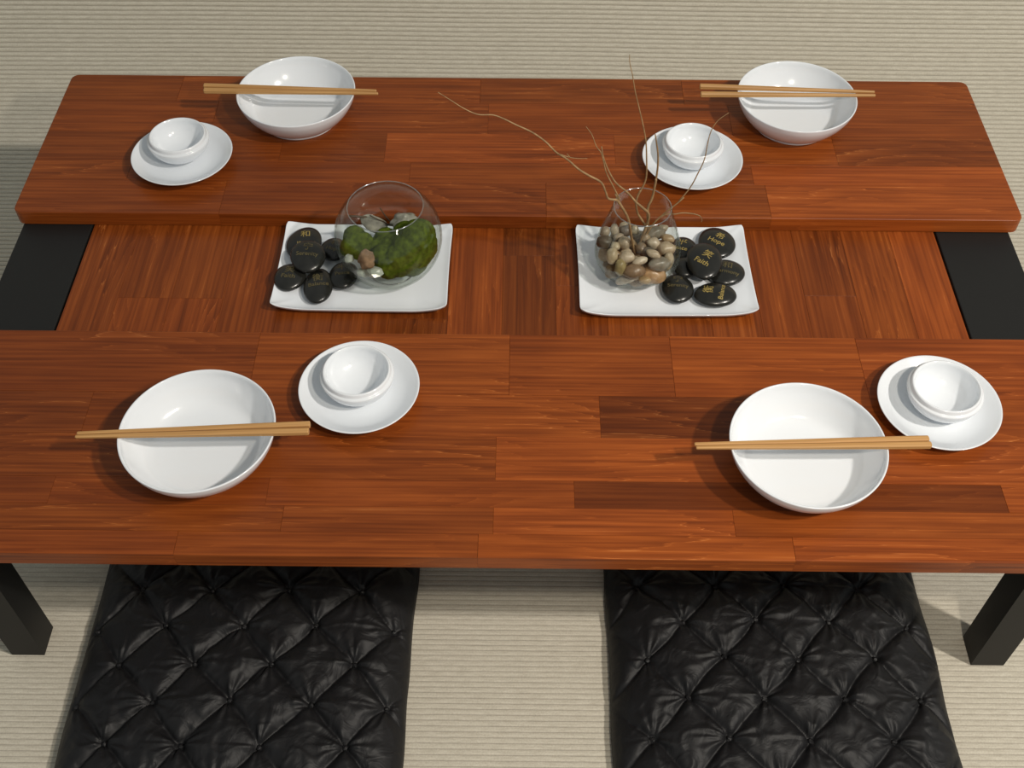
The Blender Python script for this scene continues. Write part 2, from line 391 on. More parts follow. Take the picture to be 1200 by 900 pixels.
bowls = [((-.3434, .7325), 'white rice bowl at the front left of the table, below the chopsticks pointing left'),
         ((.3103, .7213), 'white rice bowl at the front right of the table, nearest the viewer on that side'),
         ((-.3183, 1.3384), 'white rice bowl at the back left of the table, behind the round glass of moss'),
         ((.3920, 1.3363), 'white rice bowl at the back right corner of the table under spread chopsticks')]
for (x, y), lb in bowls:
    o = tag(link('rice_bowl', BOWL, PORC, None, (x, y, T)), lb, 'bowl', 'four white rice bowls on the table')
    link('foot_ring', FOOT, PORC, o)
sauc = [((-.1801, .8163), 'white saucer at the front left, beside the front left rice bowl'),
        ((.4756, .8015), 'white saucer at the front right edge of the picture'),
        ((-.4646, 1.2304), 'white saucer at the back left corner of the table'),
        ((.2374, 1.2310), 'white saucer at the back right with twigs crossing in front of it')]
for (x, y), lb in sauc:
    tag(link('saucer', SAUCER, PORC, None, (x, y, T)), lb, 'saucer', 'four white saucers on the table')
cups = [((-.1818, .8229), 'small white stepped-rim cup on the front left saucer'),
        ((.4798, .8074), 'small white stepped-rim cup on the front right saucer'),
        ((-.4695, 1.2439), 'small white stepped-rim cup on the back left saucer'),
        ((.2376, 1.2418), 'small white stepped-rim cup on the back right saucer behind the twigs')]
for (x, y), lb in cups:
    tag(link('dipping_cup', CUP, PORC, None, (x, y, T+.0053)), lb, 'cup', 'four small white cups on saucers')

def chopstick(p_thick, p_thin, lb, roll=0):
    """square bamboo stick resting on the bowl rim, from the thick end to the thin tip"""
    z = T+.0453
    a = at(*p_thick, z=z+.0035); b = at(*p_thin, z=z+.0035)
    L = (b-a).length; n = 14; vs, fs = [], []
    def hw(t): return .00345 if t < .1 else .00345-(.00345-.00175)*((t-.1)/.9)**1.15
    prof = [(-1, -.6), (-.6, -1), (.6, -1), (1, -.6), (1, .6), (.6, 1), (-.6, 1), (-1, .6)]
    ts = [0, .004]+[i/n for i in range(1, n)]+[.996, 1]
    for t in ts:
        h = hw(t)*(.8 if t in (0, 1) else 1)
        for (u, v) in prof: vs.append(((t-.5)*L, u*h, v*h))
    m8 = 8
    for i in range(len(ts)-1):
        for j in range(m8): fs.append((i*m8+j, (i+1)*m8+j, (i+1)*m8+(j+1) % m8, i*m8+(j+1) % m8))
    fs.append(tuple(range(m8))); fs.append(tuple(range((len(ts)-1)*m8, len(ts)*m8))[::-1])
    me = mesh('chopstick', vs, fs, False)
    c = (a+b)/2; d = b-a
    # the thick part rides on one rim, the thin part on the other: underside level with the rim
    o = link('chopstick', me, BAMBOO, None, (c.x, c.y, z+.0028), (0, math.asin(.0012/L*1.0), math.atan2(d.y, d.x)))
    return tag(o, lb, 'chopstick', 'bamboo chopsticks laid across the bowls')
chopstick((363.5, 497.5), (90, 507.0), 'bamboo chopstick on the front left bowl, the upper of the pair')
chopstick((362, 505.5), (88, 511.0), 'bamboo chopstick on the front left bowl, the lower of the pair nearer the viewer')
chopstick((1088, 514.5), (814, 519.8), 'bamboo chopstick on the front right bowl, the upper of the pair')
chopstick((1091, 521.5), (816, 523.8), 'bamboo chopstick on the front right bowl, the lower of the pair nearer the viewer')
chopstick((239, 100.8), (441, 105.6), 'bamboo chopstick on the back left bowl, the upper of the pair')
chopstick((239, 106.2), (443, 108.8), 'bamboo chopstick on the back left bowl, the lower of the pair nearer the viewer')
chopstick((820, 101.2), (1025, 107), 'bamboo chopstick on the back right bowl, upper one set apart from its mate')
chopstick((821, 110.5), (1026, 111), 'bamboo chopstick on the back right bowl, lower one set apart from its mate')

# ------------------------------------------------------------------ rectangular plates
def plate(cx, cy, lx, ly, rz, lb, skew=0):
    nu, nv = 64, 44; vs, fs = [], []
    def P2(u, v):     # unit square -> plan with rounded corners and slightly bowed long sides
        p = 24
        k = (abs(u)**p+abs(v)**p)**(1/p) if (u or v) else 1
        mxx = max(abs(u), abs(v))
        s = mxx/k if k > 0 else 1
        x, y = u*s*lx/2, v*s*ly/2
        y *= 1+.012*(1-u*u); x *= 1-.012*(1-v*v)
        return x+skew*y, y
    def H(u, v):
        e = max(0, (abs(u)-.60)/.40); f = max(0, (abs(v)-.70)/.30)
        return .0060+.0070*e**1.7+.0040*f**2+.0012*max(0, max(abs(u), abs(v))-.93)/.07
    us = [math.sin(math.pi/2*(2*i/nu-1))*.35+(2*i/nu-1)*.65 for i in range(nu+1)]; vv = [math.sin(math.pi/2*(2*j/nv-1))*.35+(2*j/nv-1)*.65 for j in range(nv+1)]
    def grid(f):
        b = len(vs)
        for v in vv:
            for u in us: vs.append(f(u, v))
        return b
    b1 = grid(lambda u, v: (*P2(u, v), H(u, v)))
    def under(u, v):
        x, y = P2(u*.985, v*.98); return (x, y, max(0 if (abs(u) < .72 and abs(v) < .72) else .0012, H(u, v)-.0052 if (abs(u) > .72 or abs(v) > .72) else 0))
    b2 = grid(under); W = nu+1
    for j in range(nv):
        for i in range(nu):
            a = b1+j*W+i; fs.append((a, a+1, a+W+1, a+W)); a = b2+j*W+i; fs.append((a, a+W, a+W+1, a+1))
    edge = [(i, 0) for i in range(nu)]+[(nu, j) for j in range(nv)]+[(i, nv) for i in range(nu, 0, -1)]+[(0, j) for j in range(nv, 0, -1)]
    for k in range(len(edge)):
        (i, j), (i2, j2) = edge[k], edge[(k+1) % len(edge)]
        a, b = j*W+i, j2*W+i2; fs.append((b1+a, b2+a, b2+b, b1+b))
    me = mesh('serving_plate', vs, fs)
    o = link('serving_plate', me, PLATEM, None, (cx, cy, ZC+.0002), (0, 0, rz))
    bv = o.modifiers.new('round', 'BEVEL'); bv.width = .0012; bv.segments = 2; bv.limit_method = 'ANGLE'; bv.angle_limit = math.radians(50)
    return tag(o, lb, 'plate')
plate(-.1985, 1.0415, .2225, .156, -.008, 'white rectangular plate under the round bowl of moss and six black stones')
plate(.1870, 1.0400, .2240, .160, .012, 'white rectangular plate under the pebble glass and seven black stones', skew=0)
ZP = ZC+.0062      # surface of the plates

# ------------------------------------------------------------------ engraved black stones
def text_mesh(body, size):
    cu = bpy.data.curves.new('inscription', 'FONT'); cu.body = body; cu.size = size; cu.align_x = 'CENTER'; cu.align_y = 'CENTER'
    cu.offset = .00008 if size < .012 else .00005; cu.resolution_u = 3
    o = bpy.data.objects.new('inscription_tmp', cu); COL.objects.link(o)
    dg = bpy.context.evaluated_depsgraph_get(); me = bpy.data.meshes.new_from_object(o.evaluated_get(dg))
    bpy.data.objects.remove(o); bpy.data.curves.remove(cu)
    return me
def stone(px, py, wpx, hpx, z0, words, char, trot, lb, rot=0, tilt=(0, 0), egg=.06, ink=None, toff=(0, 0), csz=.0135, wsz=.0085, gap=.0095):
    """px,py,wpx,hpx: outline in the photo; z0: what it rests on"""
    rz_ = .0078
    t = (at(px, py, z=z0+rz_)-CAM).dot(CF); s = F/t
    rx = wpx/2/s; ry = math.sqrt(max(1e-6, (hpx/2/s)**2-(.68*rz_)**2))/.735
    c = at(px, py, z=z0+rz_)
    n, mrs = 40, [0.0, .15, .3, .45, .6, .72, .82, .89, .94, .975, 1.0]
    ph = random.random()*6
    def outline(a):
        return 1+egg*math.cos(a-1.2+ph)*.6+.025*math.cos(2*a+ph)+.015*math.cos(3*a+ph*2)
    def zz(r): return (max(0, 1-r**2.3))**.52
    vs, fs = [], []
    seq = [(r, 1) for r in mrs]+[(r, -1) for r in mrs[-2::-1]]
    rings = []
    for r, sg in seq:
        if r == 0: rings.append([len(vs)]); vs.append((0, 0, sg*rz_)); continue
        rings.append(list(range(len(vs), len(vs)+n)))
        for i in range(n):
            a = 2*math.pi*i/n; k = outline(a)*r
            vs.append((rx*k*math.cos(a), ry*k*math.sin(a), sg*rz_*zz(r)))
    for A, B in zip(rings, rings[1:]):
        for i in range(n):
            j = (i+1) % n
            if len(A) == 1: fs.append((A[0], B[i], B[j]))
            elif len(B) == 1: fs.append((A[j], A[i], B[0]))
            else: fs.append((A[i], B[i], B[j], A[j]))
    me = mesh('river_stone', vs, fs)
    o = link('river_stone', me, STONE, None, c, (tilt[0], tilt[1], rot))
    tag(o, lb, 'stone', 'black stones with gold inscriptions')
    ca, sa = math.cos(trot-rot), math.sin(trot-rot)
    for body, size, dy, pn in ((char, csz, gap*.55, 'engraved_character'), (words, wsz, -gap*.62, 'engraved_word')):
        if not body: continue
        tm = text_mesh(body, size)
        for v in tm.vertices:
            x, y = v.co.x, v.co.y+dy
            x, y = x*ca-y*sa+toff[0], x*sa+y*ca+toff[1]
            a = math.atan2(y/ry, x/rx); r = math.hypot(x/rx, y/ry)/outline(a)
            v.co = (x, y, rz_*zz(min(r, .93))+.00025)
        link(pn, tm, ink or GOLD, o)
    return o
R = math.radians
# left plate
stone(357, 286, 41, 42, ZP, 'Harmony', '\u548c', R(8), 'black stone with a gold character at the back left corner of the left plate', toff=(.002, .004), wsz=.006, gap=.013)
stone(391, 292.5, 32, 29, ZP, 'Hope', '\u5e0c', R(-15), 'black stone half hidden behind the round moss bowl, second row of the left plate', ink=DIMGOLD, toff=(.002, 0))
stone(403, 323, 34, 34, ZP, 'Peace', '\u5e73', R(8), 'black stone reading Peace, at the foot of the round moss bowl', ink=DIMGOLD, toff=(-.002, .003), wsz=.008)
stone(339.5, 325.5, 37, 34, ZP, 'Faith', '\u7b11', R(-5), 'black stone reading Faith at the left edge of the left plate', ink=DIMGOLD, toff=(0, .002), wsz=.0095)
stone(373.5, 335, 35, 42, ZP, 'Balance', '\u8861', R(10), 'black stone reading Balance, nearest the front edge of the left plate', rot=R(5), ink=DIMGOLD, toff=(0, .002), wsz=.0085, csz=.0145)
stone(360.5, 300, 42, 35, ZP+.0140, 'Serenity', '\u5b81', R(0), 'black stone reading Serenity stacked on top of others on the left plate', tilt=(R(9), R(4)), ink=DIMGOLD, toff=(0, .004), wsz=.0085)
# right plate
stone(840, 284.5, 45, 38, ZP+.0005, 'Hope', '\u5e0c', R(-32), 'black stone with a golden character at the back right corner of the right plate', toff=(.001, .0), wsz=.0105, csz=.013)
stone(801, 291.5, 32, 29, ZP, 'Peace', '\u5e73', R(-20), 'black stone peeking out behind the pebble glass on the right plate', toff=(-.004, 0))
stone(803, 314, 30, 27, ZP, '', '', 0, 'plain looking black stone wedged beside the pebble glass under the stone reading Faith')
stone(850.5, 320, 44, 33, ZP, 'Harmony', '\u548c', R(-14), 'black stone at the right side of the right plate, half under the one reading Faith', ink=DIMGOLD, toff=(.001, .0015), wsz=.0085)
stone(839, 345.5, 51, 29, ZP, 'Balance', '\u8861', R(76), 'black oval stone reading Balance sideways, nearest the front right of the right plate', toff=(-.002, .001), wsz=.0085, csz=.014, gap=.014)
stone(794, 338, 39, 34, ZP, 'Serenity', '\u5b81', R(-5), 'black stone reading Serenity below the pebble glass on the right plate', ink=DIMGOLD, toff=(0, .004), wsz=.008)
stone(825.5, 306.5, 41, 43, ZP+.0135, 'Faith', '\u7b11', R(-38), 'black stone reading Faith in bright gold lying on top of the right pile', tilt=(R(5), R(-3)), wsz=.0105, csz=.0135, gap=.012)

# ------------------------------------------------------------------ glass vessels
GX, GY = .1500, 1.0400
TG = [(.0, .0010), (.022, .0008), (.034, .0050), (.0450, .0150), (.0522, .0270), (.0543, .0385), (.0528, .0500), (.0486, .0650), (.0440, .0800), (.0396, .0950), (.0355, .1090)]
def vessel(name, outer, th, loc, lb, k=7):
    o_ = sprof(outer, k); inner = []
    for i, (r, z) in enumerate(o_):
        a = o_[max(i-1, 0)]; b = o_[min(i+1, len(o_)-1)]
        dx, dz = b[0]-a[0], b[1]-a[1]; l = math.hypot(dx, dz) or 1
        inner.append((max(0, r-dz/l*th), z+dx/l*th))
    rr, rz = o_[-1]
    prof = o_+[(rr-th*.5, rz+th*.5)]+inner[::-1]
    prof[0] = (0, prof[0][1]); prof[-1] = (0, prof[-1][1])
    o = link(name, lathe(name, prof, 180), GLASS, None, loc)
    rt = [(rr-th*.5+.0007*math.cos(a), rz+.0004+.0007*math.sin(a)) for a in [i*math.pi/5 for i in range(11)]]
    link('rim', lathe('rim', rt, 120), RIMG, o)
    return tag(o, lb, 'vase'), inner
tum, tin = vessel('tapered_glass', TG, .0012, (GX, GY, ZP+.0003), 'clear tapered glass of pebbles and curly twigs on the right plate')
FX, FY, FR = -.163, 1.0410, .0672
ca = .0515
FG = [(0, .0006), (.024, .0005), (.030, .0013)]+[(math.sqrt(FR**2-(z-.0580)**2), z) for z in (.004, .010, .020, .034, .048, .062, .076, .088, .098, .1060)]
def glass_ring(par, rr, zz, t):
    link('base_ring', lathe('base_ring', [(rr+t*math.cos(a), zz+t*math.sin(a)) for a in [i*math.pi/5 for i in range(11)]], 120), RIMG, par)
fish, fin = vessel('globe_bowl', FG, .0014, (FX, FY, ZP+.0003), 'clear round glass bowl holding green moss on the left plate')

glass_ring(fish, .0300, .0016, .0010)

# pebbles in the tapered glass: placed where the photo shows them, then pushed apart inside the glass
def inner_r(z, prof):
    zs = [p[1] for p in prof]; rs = [p[0] for p in prof]
    return float(np.interp(z, zs, rs)) if z > zs[0] else 0.0
TINS = sorted([(r, z) for r, z in tin], key=lambda p: p[1])
FILL = .052
peb = [  # centre x,y and size in a 6.925x enlargement of the region at (690,210), colour, words
 (130,430,70,85,(.42,.39,.33),'pale grey pebble behind the dark one at the upper left'), (212,420,62,110,(.40,.36,.29),'long beige pebble standing at the upper left rear'),
 (125,512,112,98,(.10,.09,.07),'dark grey-brown round pebble against the upper left wall'), (290,520,95,105,(.44,.39,.31),'smooth light pebble left of the twigs'),
 (375,412,62,72,(.50,.46,.34),'small cream pebble behind the twigs'), (540,440,145,95,(.22,.21,.18),'large grey pebble at the back right of the heap'),
 (527,523,105,100,(.50,.45,.37),'pale round pebble just right of the twigs'), (628,565,128,108,(.50,.43,.33),'large beige egg-shaped pebble at the right'),
 (215,545,70,66,(.52,.47,.36),'small cream pebble left of the heap centre'), (182,625,85,120,(.52,.45,.33),'knobbly cream pebble on the left side'),
 (100,650,85,140,(.30,.24,.15),'tall tan pebble pressed on the far left wall'), (300,640,115,92,(.50,.44,.35),'light beige pebble below centre left'),
 (418,660,112,58,(.56,.51,.42),'flat cream-white pebble at the foot of the twigs'), (255,715,82,130,(.34,.29,.15),'olive-yellow pebble at the lower left'),
 (180,745,112,110,(.17,.13,.07),'dark olive-brown pebble at the lower left bottom'), (368,752,165,112,(.24,.17,.11),'broad taupe-brown pebble low in the front'),
 (528,768,185,150,(.52,.34,.19),'large orange-tan translucent pebble at the front'), (575,690,165,105,(.25,.24,.21),'flat grey pebble above the orange-tan one'),
 (655,650,72,112,(.48,.43,.33),'upright pale pebble at the right wall'), (535,632,105,60,(.47,.41,.32),'beige pebble above the flat grey one'),
 (690,700,95,120,(.40,.28,.16),'amber-brown pebble at the right wall bottom'), (300,815,155,72,(.50,.46,.40),'speckled whitish pebble at the very bottom left'),
 (500,597,110,75,(.13,.12,.10),'dark pebble in the hollow right of the twigs'), (640,482,100,62,(.42,.33,.22),'tan pebble at the upper right wall'),
 (700,580,75,120,(.38,.28,.17),'tan pebble at the far right wall'), (640,790,120,90,(.42,.29,.17),'amber pebble low at the right bottom'),
 (430,560,80,80,(.20,.16,.11),'brown pebble among the twig stems'), (465,825,90,60,(.45,.34,.20),'small amber pebble under the orange-tan one'),
 (240,470,80,60,(.34,.30,.24),'small grey-beige pebble at the upper left rear'), (300,420,90,90,(.20,.18,.16),'dark grey pebble in the rear shade left of the twigs'),
 (600,400,80,60,(.36,.33,.27),'grey-beige pebble at the rear right'), (460,480,70,80,(.34,.28,.2),'brownish pebble behind the stems')]
cen, rad, inf = [], [], []
for (zx, zy, wz, hz, colr, words) in peb:
    px, py = 690+zx/6.925, 210+zy/6.925
    wpx, hpx = wz/6.925, hz/6.925
    rr = (wpx+hpx)/4/925
    d = ray(px, py).normalized(); p = None; tt = 1.15
    while tt < 1.7:
        q = CAM+d*tt; lx, ly, lz = q.x-GX, q.y-GY, q.z-(ZP+.0003)
        if 0 < lz < FILL and math.hypot(lx, ly) < inner_r(lz, TINS)-rr*.85 and lz > rr*.8: p = Vector((lx, ly, lz)); break
        tt += .0008
    if p is None: p = Vector((0, 0, .03))
    cen.append(list(p)); rad.append(rr*.92); inf.append((wpx, hpx, colr, words))
nvis = len(cen)
FC = [(.42,.37,.28), (.36,.30,.21), (.48,.43,.34), (.30,.22,.14), (.33,.31,.27)]
for k in range(40):
    a = k*2.4; z_ = .008+.036*((k*53) % 40)/40; r_ = (.006+.034*math.sqrt(((k*37) % 40)/40))
    cen.append([r_*math.cos(a), r_*math.sin(a)+.003, z_]); rad.append(.0070+.0012*(k % 3)); inf.append((13.5+2*(k % 3), 12.5+2*(k % 3), FC[k % 5], None))
cen = np.array(cen); rad = np.array(rad); home = cen.copy()
for it in range(160):
    for i in range(len(cen)):
        dlt = cen-cen[i]; dd = np.sqrt((dlt**2).sum(1))+1e-9
        ov = (rad+rad[i])*.92-dd; ov[i] = 0
        for j in np.nonzero(ov > 0)[0]:
            wgt = .5 if (i < nvis) == (j < nvis) else (.02 if i < nvis else .98)
            cen[i] -= dlt[j]/dd[j]*ov[j]*wgt*.6
        lim = .0012+rad[i]*(1.08 if rad[i] > .0100 else .95)
        cen[i][2] = min(max(cen[i][2], .0022+rad[i]), FILL+.004)
        R_ = inner_r(cen[i][2], TINS)-lim
        # keep clear of the curved floor of the glass
        rc = math.hypot(cen[i][0], cen[i][1])
        low = inner_r(max(cen[i][2]-rad[i]*.7, .0015), TINS)-rad[i]*.55
        R_ = min(R_, max(low, .004))
        if rc > R_: cen[i][0] *= R_/rc; cen[i][1] *= R_/rc
    if it < 100: cen[:nvis] += (home[:nvis]-cen[:nvis])*.08
def pebble_mesh(sd, sx, sy, sz):
    bm = bmesh.new(); bmesh.ops.create_icosphere(bm, subdivisions=3, radius=1)
    for v in bm.verts:
        n_ = noise.noise(v.co*1.1+Vector((sd*3.1, 0, sd)))*.22
        v.co = v.co*(1+n_); v.co.x *= sx; v.co.y *= sy; v.co.z *= sz
    me = bpy.data.meshes.new('pebble'); bm.to_mesh(me); bm.free()
    me.polygons.foreach_set('use_smooth', [True]*len(me.polygons)); return me
def pebble_mat():
    mt, nt, b = newmat('river_pebble'); L = nt.links.new
    tc = N(nt, 'ShaderNodeTexCoord'); oi = N(nt, 'ShaderNodeObjectInfo'); nz = N(nt, 'ShaderNodeTexNoise'); nz.inputs['Scale'].default_value = 170; nz.inputs['Detail'].default_value = 5
    L(tc.outputs['Object'], nz.inputs['Vector']); r = ramp(nt, [(.3, (.72, .70, .66)), (.65, (1.1, 1.1, 1.1))], nz.outputs['Fac'])
    mul = N(nt, 'ShaderNodeMix', data_type='RGBA', blend_type='MULTIPLY'); mul.inputs[0].default_value = 1
    L(r.outputs[0], mul.inputs[6]); L(oi.outputs['Color'], mul.inputs[7]); L(mul.outputs[2], b.inputs['Base Color'])
    b.inputs['Roughness'].default_value = .33; return mt
PEB = pebble_mat()
for k, (c, (wp, hp, colr, words)) in enumerate(zip(cen, inf)):
    sx = wp/2/905*1.12; sz = hp/2/905*1.08; sy = min(sx, sz)*1.0
    me = pebble_mesh(k+1, sx, sy, sz)
    o = link('pebble', me, PEB, None, (GX+c[0], GY+c[1], ZP+.0003+c[2]), (-.35+random.uniform(-.3, .3), random.uniform(-.35, .35), random.uniform(-.4, .4))); o.color = (colr[0]*.95, colr[1]*.88, colr[2]*.80, 1)
    tag(o, words+', inside the tapered glass' if words else 'small beige pebble buried inside the heap in the tapered glass', 'pebble', 'pebbles in the tapered glass')

# curly twigs rising out of the pebbles
def twig(pix, y0, y1, r0, r1, lb, name='curly_twig', kinkp=0, parts=()):
    n = len(pix); pts = []
    for i, (a, b) in enumerate(pix):
        pts.append(tuple(at(a, b, Y=y0+(y1-y0)*i/(n-1))))
    path = catmull(pts, 5); m_ = len(path)
    vs, fs = tube(path, [r0+(r1-r0)*i/(m_-1) for i in range(m_)], 6)
    base = Vector(path[0]); vs = [v-base for v in vs]
    o = link(name, mesh(name, vs, fs), TWIG, None, base)
    tag(o, lb, 'twig', 'dried curly twigs in the tapered glass')
    for pp in parts:
        q = catmull([tuple(Vector(at(a, b, Y=yy))-base) for a, b, yy in pp], 4)
        v2, f2 = tube(q, [.0006+(.0003-.0006)*i/(len(q)-1) for i in range(len(q))], 5)
        link('side_shoot', mesh('side_shoot', v2, f2), TWIG, o)
    return o
S7 = lambda x, y: (690+x/6.925, 210+y/6.925)     # zoomed detail to picture coordinates
S8 = lambda x, y: (500+x/3.158, 60+y/3.158)
twig([S7(370,600), S7(345,470), S7(325,340), S7(290,260), S7(240,185), S7(222,168), S8(697,550), S8(672,545), S8(662,520), S8(645,485), S8(600,460), S8(560,435), S8(520,400), S8(480,375), S8(440,335), S8(390,300), S8(330,272), S8(285,250), S8(245,236), S8(190,234), S8(140,213), S8(90,182), S8(42,152)],
     1.035, .985, .0019, .0004, 'longest twig, arching far to the left above the table from the tapered glass', parts=[[(*S8(488,380), 1.0), (*S8(530,393), 1.0), (*S8(562,397), 1.0), (*S8(595,397), 1.0)], [(*S8(530,393), 1.0), (*S8(519,379), 1.0)]])
twig([S7(375,610), S7(350,480), S7(322,330), S7(262,210), S7(215,120), S8(715,550), S8(690,500), S8(665,450), S8(655,410), S8(645,375), S8(628,352), S8(612,310), S8(590,279)],
     1.030, 1.030, .0014, .0004, 'curved twig leaning left, second from the left out of the tapered glass')
twig([S7(390,610), S7(430,480), S7(470,370), S7(487,285), S7(440,235), S7(380,185), S8(770,553), S8(740,520), S8(700,487), S8(672,440), S8(655,395), S8(647,353)],
     1.045, 1.035, .0021, .0007, 'kinked twig whose elbow shows inside the rim of the tapered glass')
twig([S7(400,615), S7(445,490), S7(465,400), S7(430,330), S7(395,270), S7(385,175), S7(420,90), S8(790,520), S8(812,470), S8(814,400), S8(811,330), S8(800,270), S8(785,205), S8(772,150), S8(762,90), S8(752,45), S8(751,12)],
     1.050, 1.060, .0017, .00035, 'tallest thin twig rising straight up in front of the floor behind the table')
twig([S7(395,620), S7(440,520), S7(480,400), S7(478,240), S7(515,150), S7(545,10), S8(848,480), S8(855,430), S8(856,380), S8(850,335), S8(846,308)],
     1.055, 1.070, .0020, .0008, 'thick short twig standing upright in front of the back right saucer')
twig([S7(400,610), S7(450,470), S7(530,355), S7(610,280), S7(700,210), S7(770,150), S8(930,560), S8(975,505), S8(1005,450), S8(1028,400), S8(1040,340), S8(1055,290), S8(1080,255), S8(1118,228)],
     1.045, 1.060, .0012, .0004, 'thin twig curving up right across the back right cup')
twig([S7(405,610), S7(455,480), S7(520,370), S7(580,310), S7(640,282), S7(700,283), (800,249.5), (812,250.5), (820,253), (822.5,257), (822,260)],
     1.050, 1.055, .0011, .0005, 'short twig bending low to the right with a drooping curled tip')

# ------------------------------------------------------------------ moss and bits in the globe bowl
S9 = lambda x, y: (385+x/6.207, 200+y/6.207)
def in_globe(px, py, rr, hmax=.062, extra=0):
    d = ray(px, py).normalized(); tt = 1.15
    while tt < 1.75:
        q = CAM+d*tt; l = Vector((q.x-FX, q.y-FY, q.z-(ZP+.0003)))
        if l.z < hmax and (l-Vector((0, 0, .0580))).length < FR-.002-rr and l.z > .003+rr*.6: return CAM+d*(tt+extra)
        tt += .0008
    return Vector((FX, FY, ZP+.03))
def clump(name, blobs, lb, nf=2600, seed=3):
    """moss cushion: overlapping lumps welded by a voxel remesh, with short fibres"""
    c0 = sum((b[0] for b in blobs), Vector())/len(blobs)
    bm = bmesh.new()
    for c, r in blobs:
        bmesh.ops.create_icosphere(bm, subdivisions=3, radius=r, matrix=Matrix.Translation(c-c0))
    # keep it inside the glass
    gc = Vector((FX, FY, ZP+.0583))-c0
    for v in bm.verts:
        d = v.co-gc
        if d.length > FR-.0022: v.co = gc+d.normalized()*(FR-.0022)
        v.co.z = max(v.co.z, ZP+.0030-c0.z)
    me = bpy.data.meshes.new(name); bm.to_mesh(me); bm.free()
    o = link(name, me, MOSS, None, c0)
    rm = o.modifiers.new('weld', 'REMESH'); rm.mode = 'VOXEL'; rm.voxel_size = .0016; rm.use_smooth_shade = True
    dg = bpy.context.evaluated_depsgraph_get(); m2 = bpy.data.meshes.new_from_object(o.evaluated_get(dg)); o.modifiers.clear(); o.data = m2
    if not m2.materials: m2.materials.append(MOSS)
    rnd = random.Random(seed)
    for v in m2.vertices:
        k = noise.noise(v.co*150)*.0008+noise.noise(v.co*520)*.0005
        v.co += v.normal*(k-.0006)
    m2.update(); m2.polygons.foreach_set('use_smooth', [True]*len(m2.polygons))
    vs, fs = [], []; V = m2.vertices
    for _ in range(nf):
        v = V[rnd.randrange(len(V))]
        if v.normal.z < -.5: continue
        dr = (v.normal+Vector((rnd.uniform(-.9, .9), rnd.uniform(-.9, .9), rnd.uniform(-.3, .9)))).normalized()
        sd = dr.cross(Vector((rnd.random(), rnd.random(), rnd.random()))).normalized()*.00022
        L_ = rnd.uniform(.0010, .0026); b = v.co-v.normal*.0003
        if ((b+dr*L_)-gc).length > FR-.0016: continue
        i = len(vs); vs += [b-sd, b+sd, b+dr*L_]; fs.append((i, i+1, i+2))
    fb = link('moss_fibre', mesh('moss_fibre', vs, fs), MOSS, o); tag(fb, kind='stuff')
    tag(o, lb, 'moss'); return o
bl = [(in_globe(*S9(x, y), r/1.6, h), r) for x, y, r, h in ((660,480,.023,.075), (690,560,.021,.06), (600,560,.024,.062), (520,650,.022,.05), (620,660,.020,.05), (470,560,.018,.05), (440,690,.018,.045), (400,620,.016,.05), (560,460,.017,.062), (420,500,.016,.052), (350,560,.014,.046), (380,640,.015,.045))]
clump('moss_clump', bl, 'large fluffy green moss clump filling the right of the round glass bowl')
bl = [(in_globe(*S9(x, y), r/1.6, h), r) for x, y, r, h in ((190,480,.0150,.056), (160,560,.014,.05), (250,520,.0140,.055), (215,590,.011,.045))]
clump('moss_clump', bl, 'smaller green moss clump at the left inside the round glass bowl', 1200, 5)
def chunk(name, p, sx, sy, sz, mat, lb, cat, sd, rot=(0, 0, 0), rough=.25, facets=False):
    bm = bmesh.new(); bmesh.ops.create_icosphere(bm, subdivisions=2 if facets else 3, radius=1)
    for v in bm.verts:
        k = 1+noise.noise(v.co*1.4+Vector((sd*5.3, sd, 0)))*rough*1.6+noise.noise(v.co*4+Vector((sd, 0, 0)))*rough*.5
        v.co = v.co*k; v.co.x *= sx; v.co.y *= sy; v.co.z *= sz
    me = bpy.data.meshes.new(name); bm.to_mesh(me); bm.free()
    me.polygons.foreach_set('use_smooth', [not facets]*len(me.polygons))
    return tag(link(name, me, mat, None, p, rot), lb, cat)
CORK = simple('brown_seed_pod', (.26, .165, .10), .8, .2, noise_amt=.35, scale=180, bump=.8)
chunk('seed_pod', in_globe(*S9(275,645), .010), .0105, .0105, .0105, CORK, 'brown knobbly seed pod pressed on the front left of the round glass bowl', 'seed pod', 2)
chunk('crystal_chip', in_globe(*S9(340,738), .007), .011, .008, .0055, CRYSTAL, 'pale crystal chip at the bottom of the round glass bowl beside the seed pod', 'crystal', 3, facets=True)
chunk('crystal_chip', in_globe(*S9(255,740), .006), .009, .007, .006, CRYSTAL, 'pale crystal chip left of the other one on the bottom of the round bowl', 'crystal', 4, facets=True)
chunk('crystal_chip', in_globe(*S9(150,640), .005), .006, .006, .006, CRYSTAL, 'small pale crystal chip low on the left wall of the round bowl', 'crystal', 5, facets=True)
p = in_globe(*S9(330,385), .004, .062, .018); chunk('agate_slice', p, .019, .010, .0032, AGATE, 'grey translucent stone slice seen through the mouth of the round bowl', 'stone', 6, (R(35), R(10), R(-20)), .15)
p = in_globe(*S9(545,360), .006, .075, .012); chunk('crystal_lump', p, .016, .011, .009, AGATE, 'pale lumpy crystal at the top of the moss under the rim of the round bowl', 'crystal', 8, (0, 0, R(10)), .35)
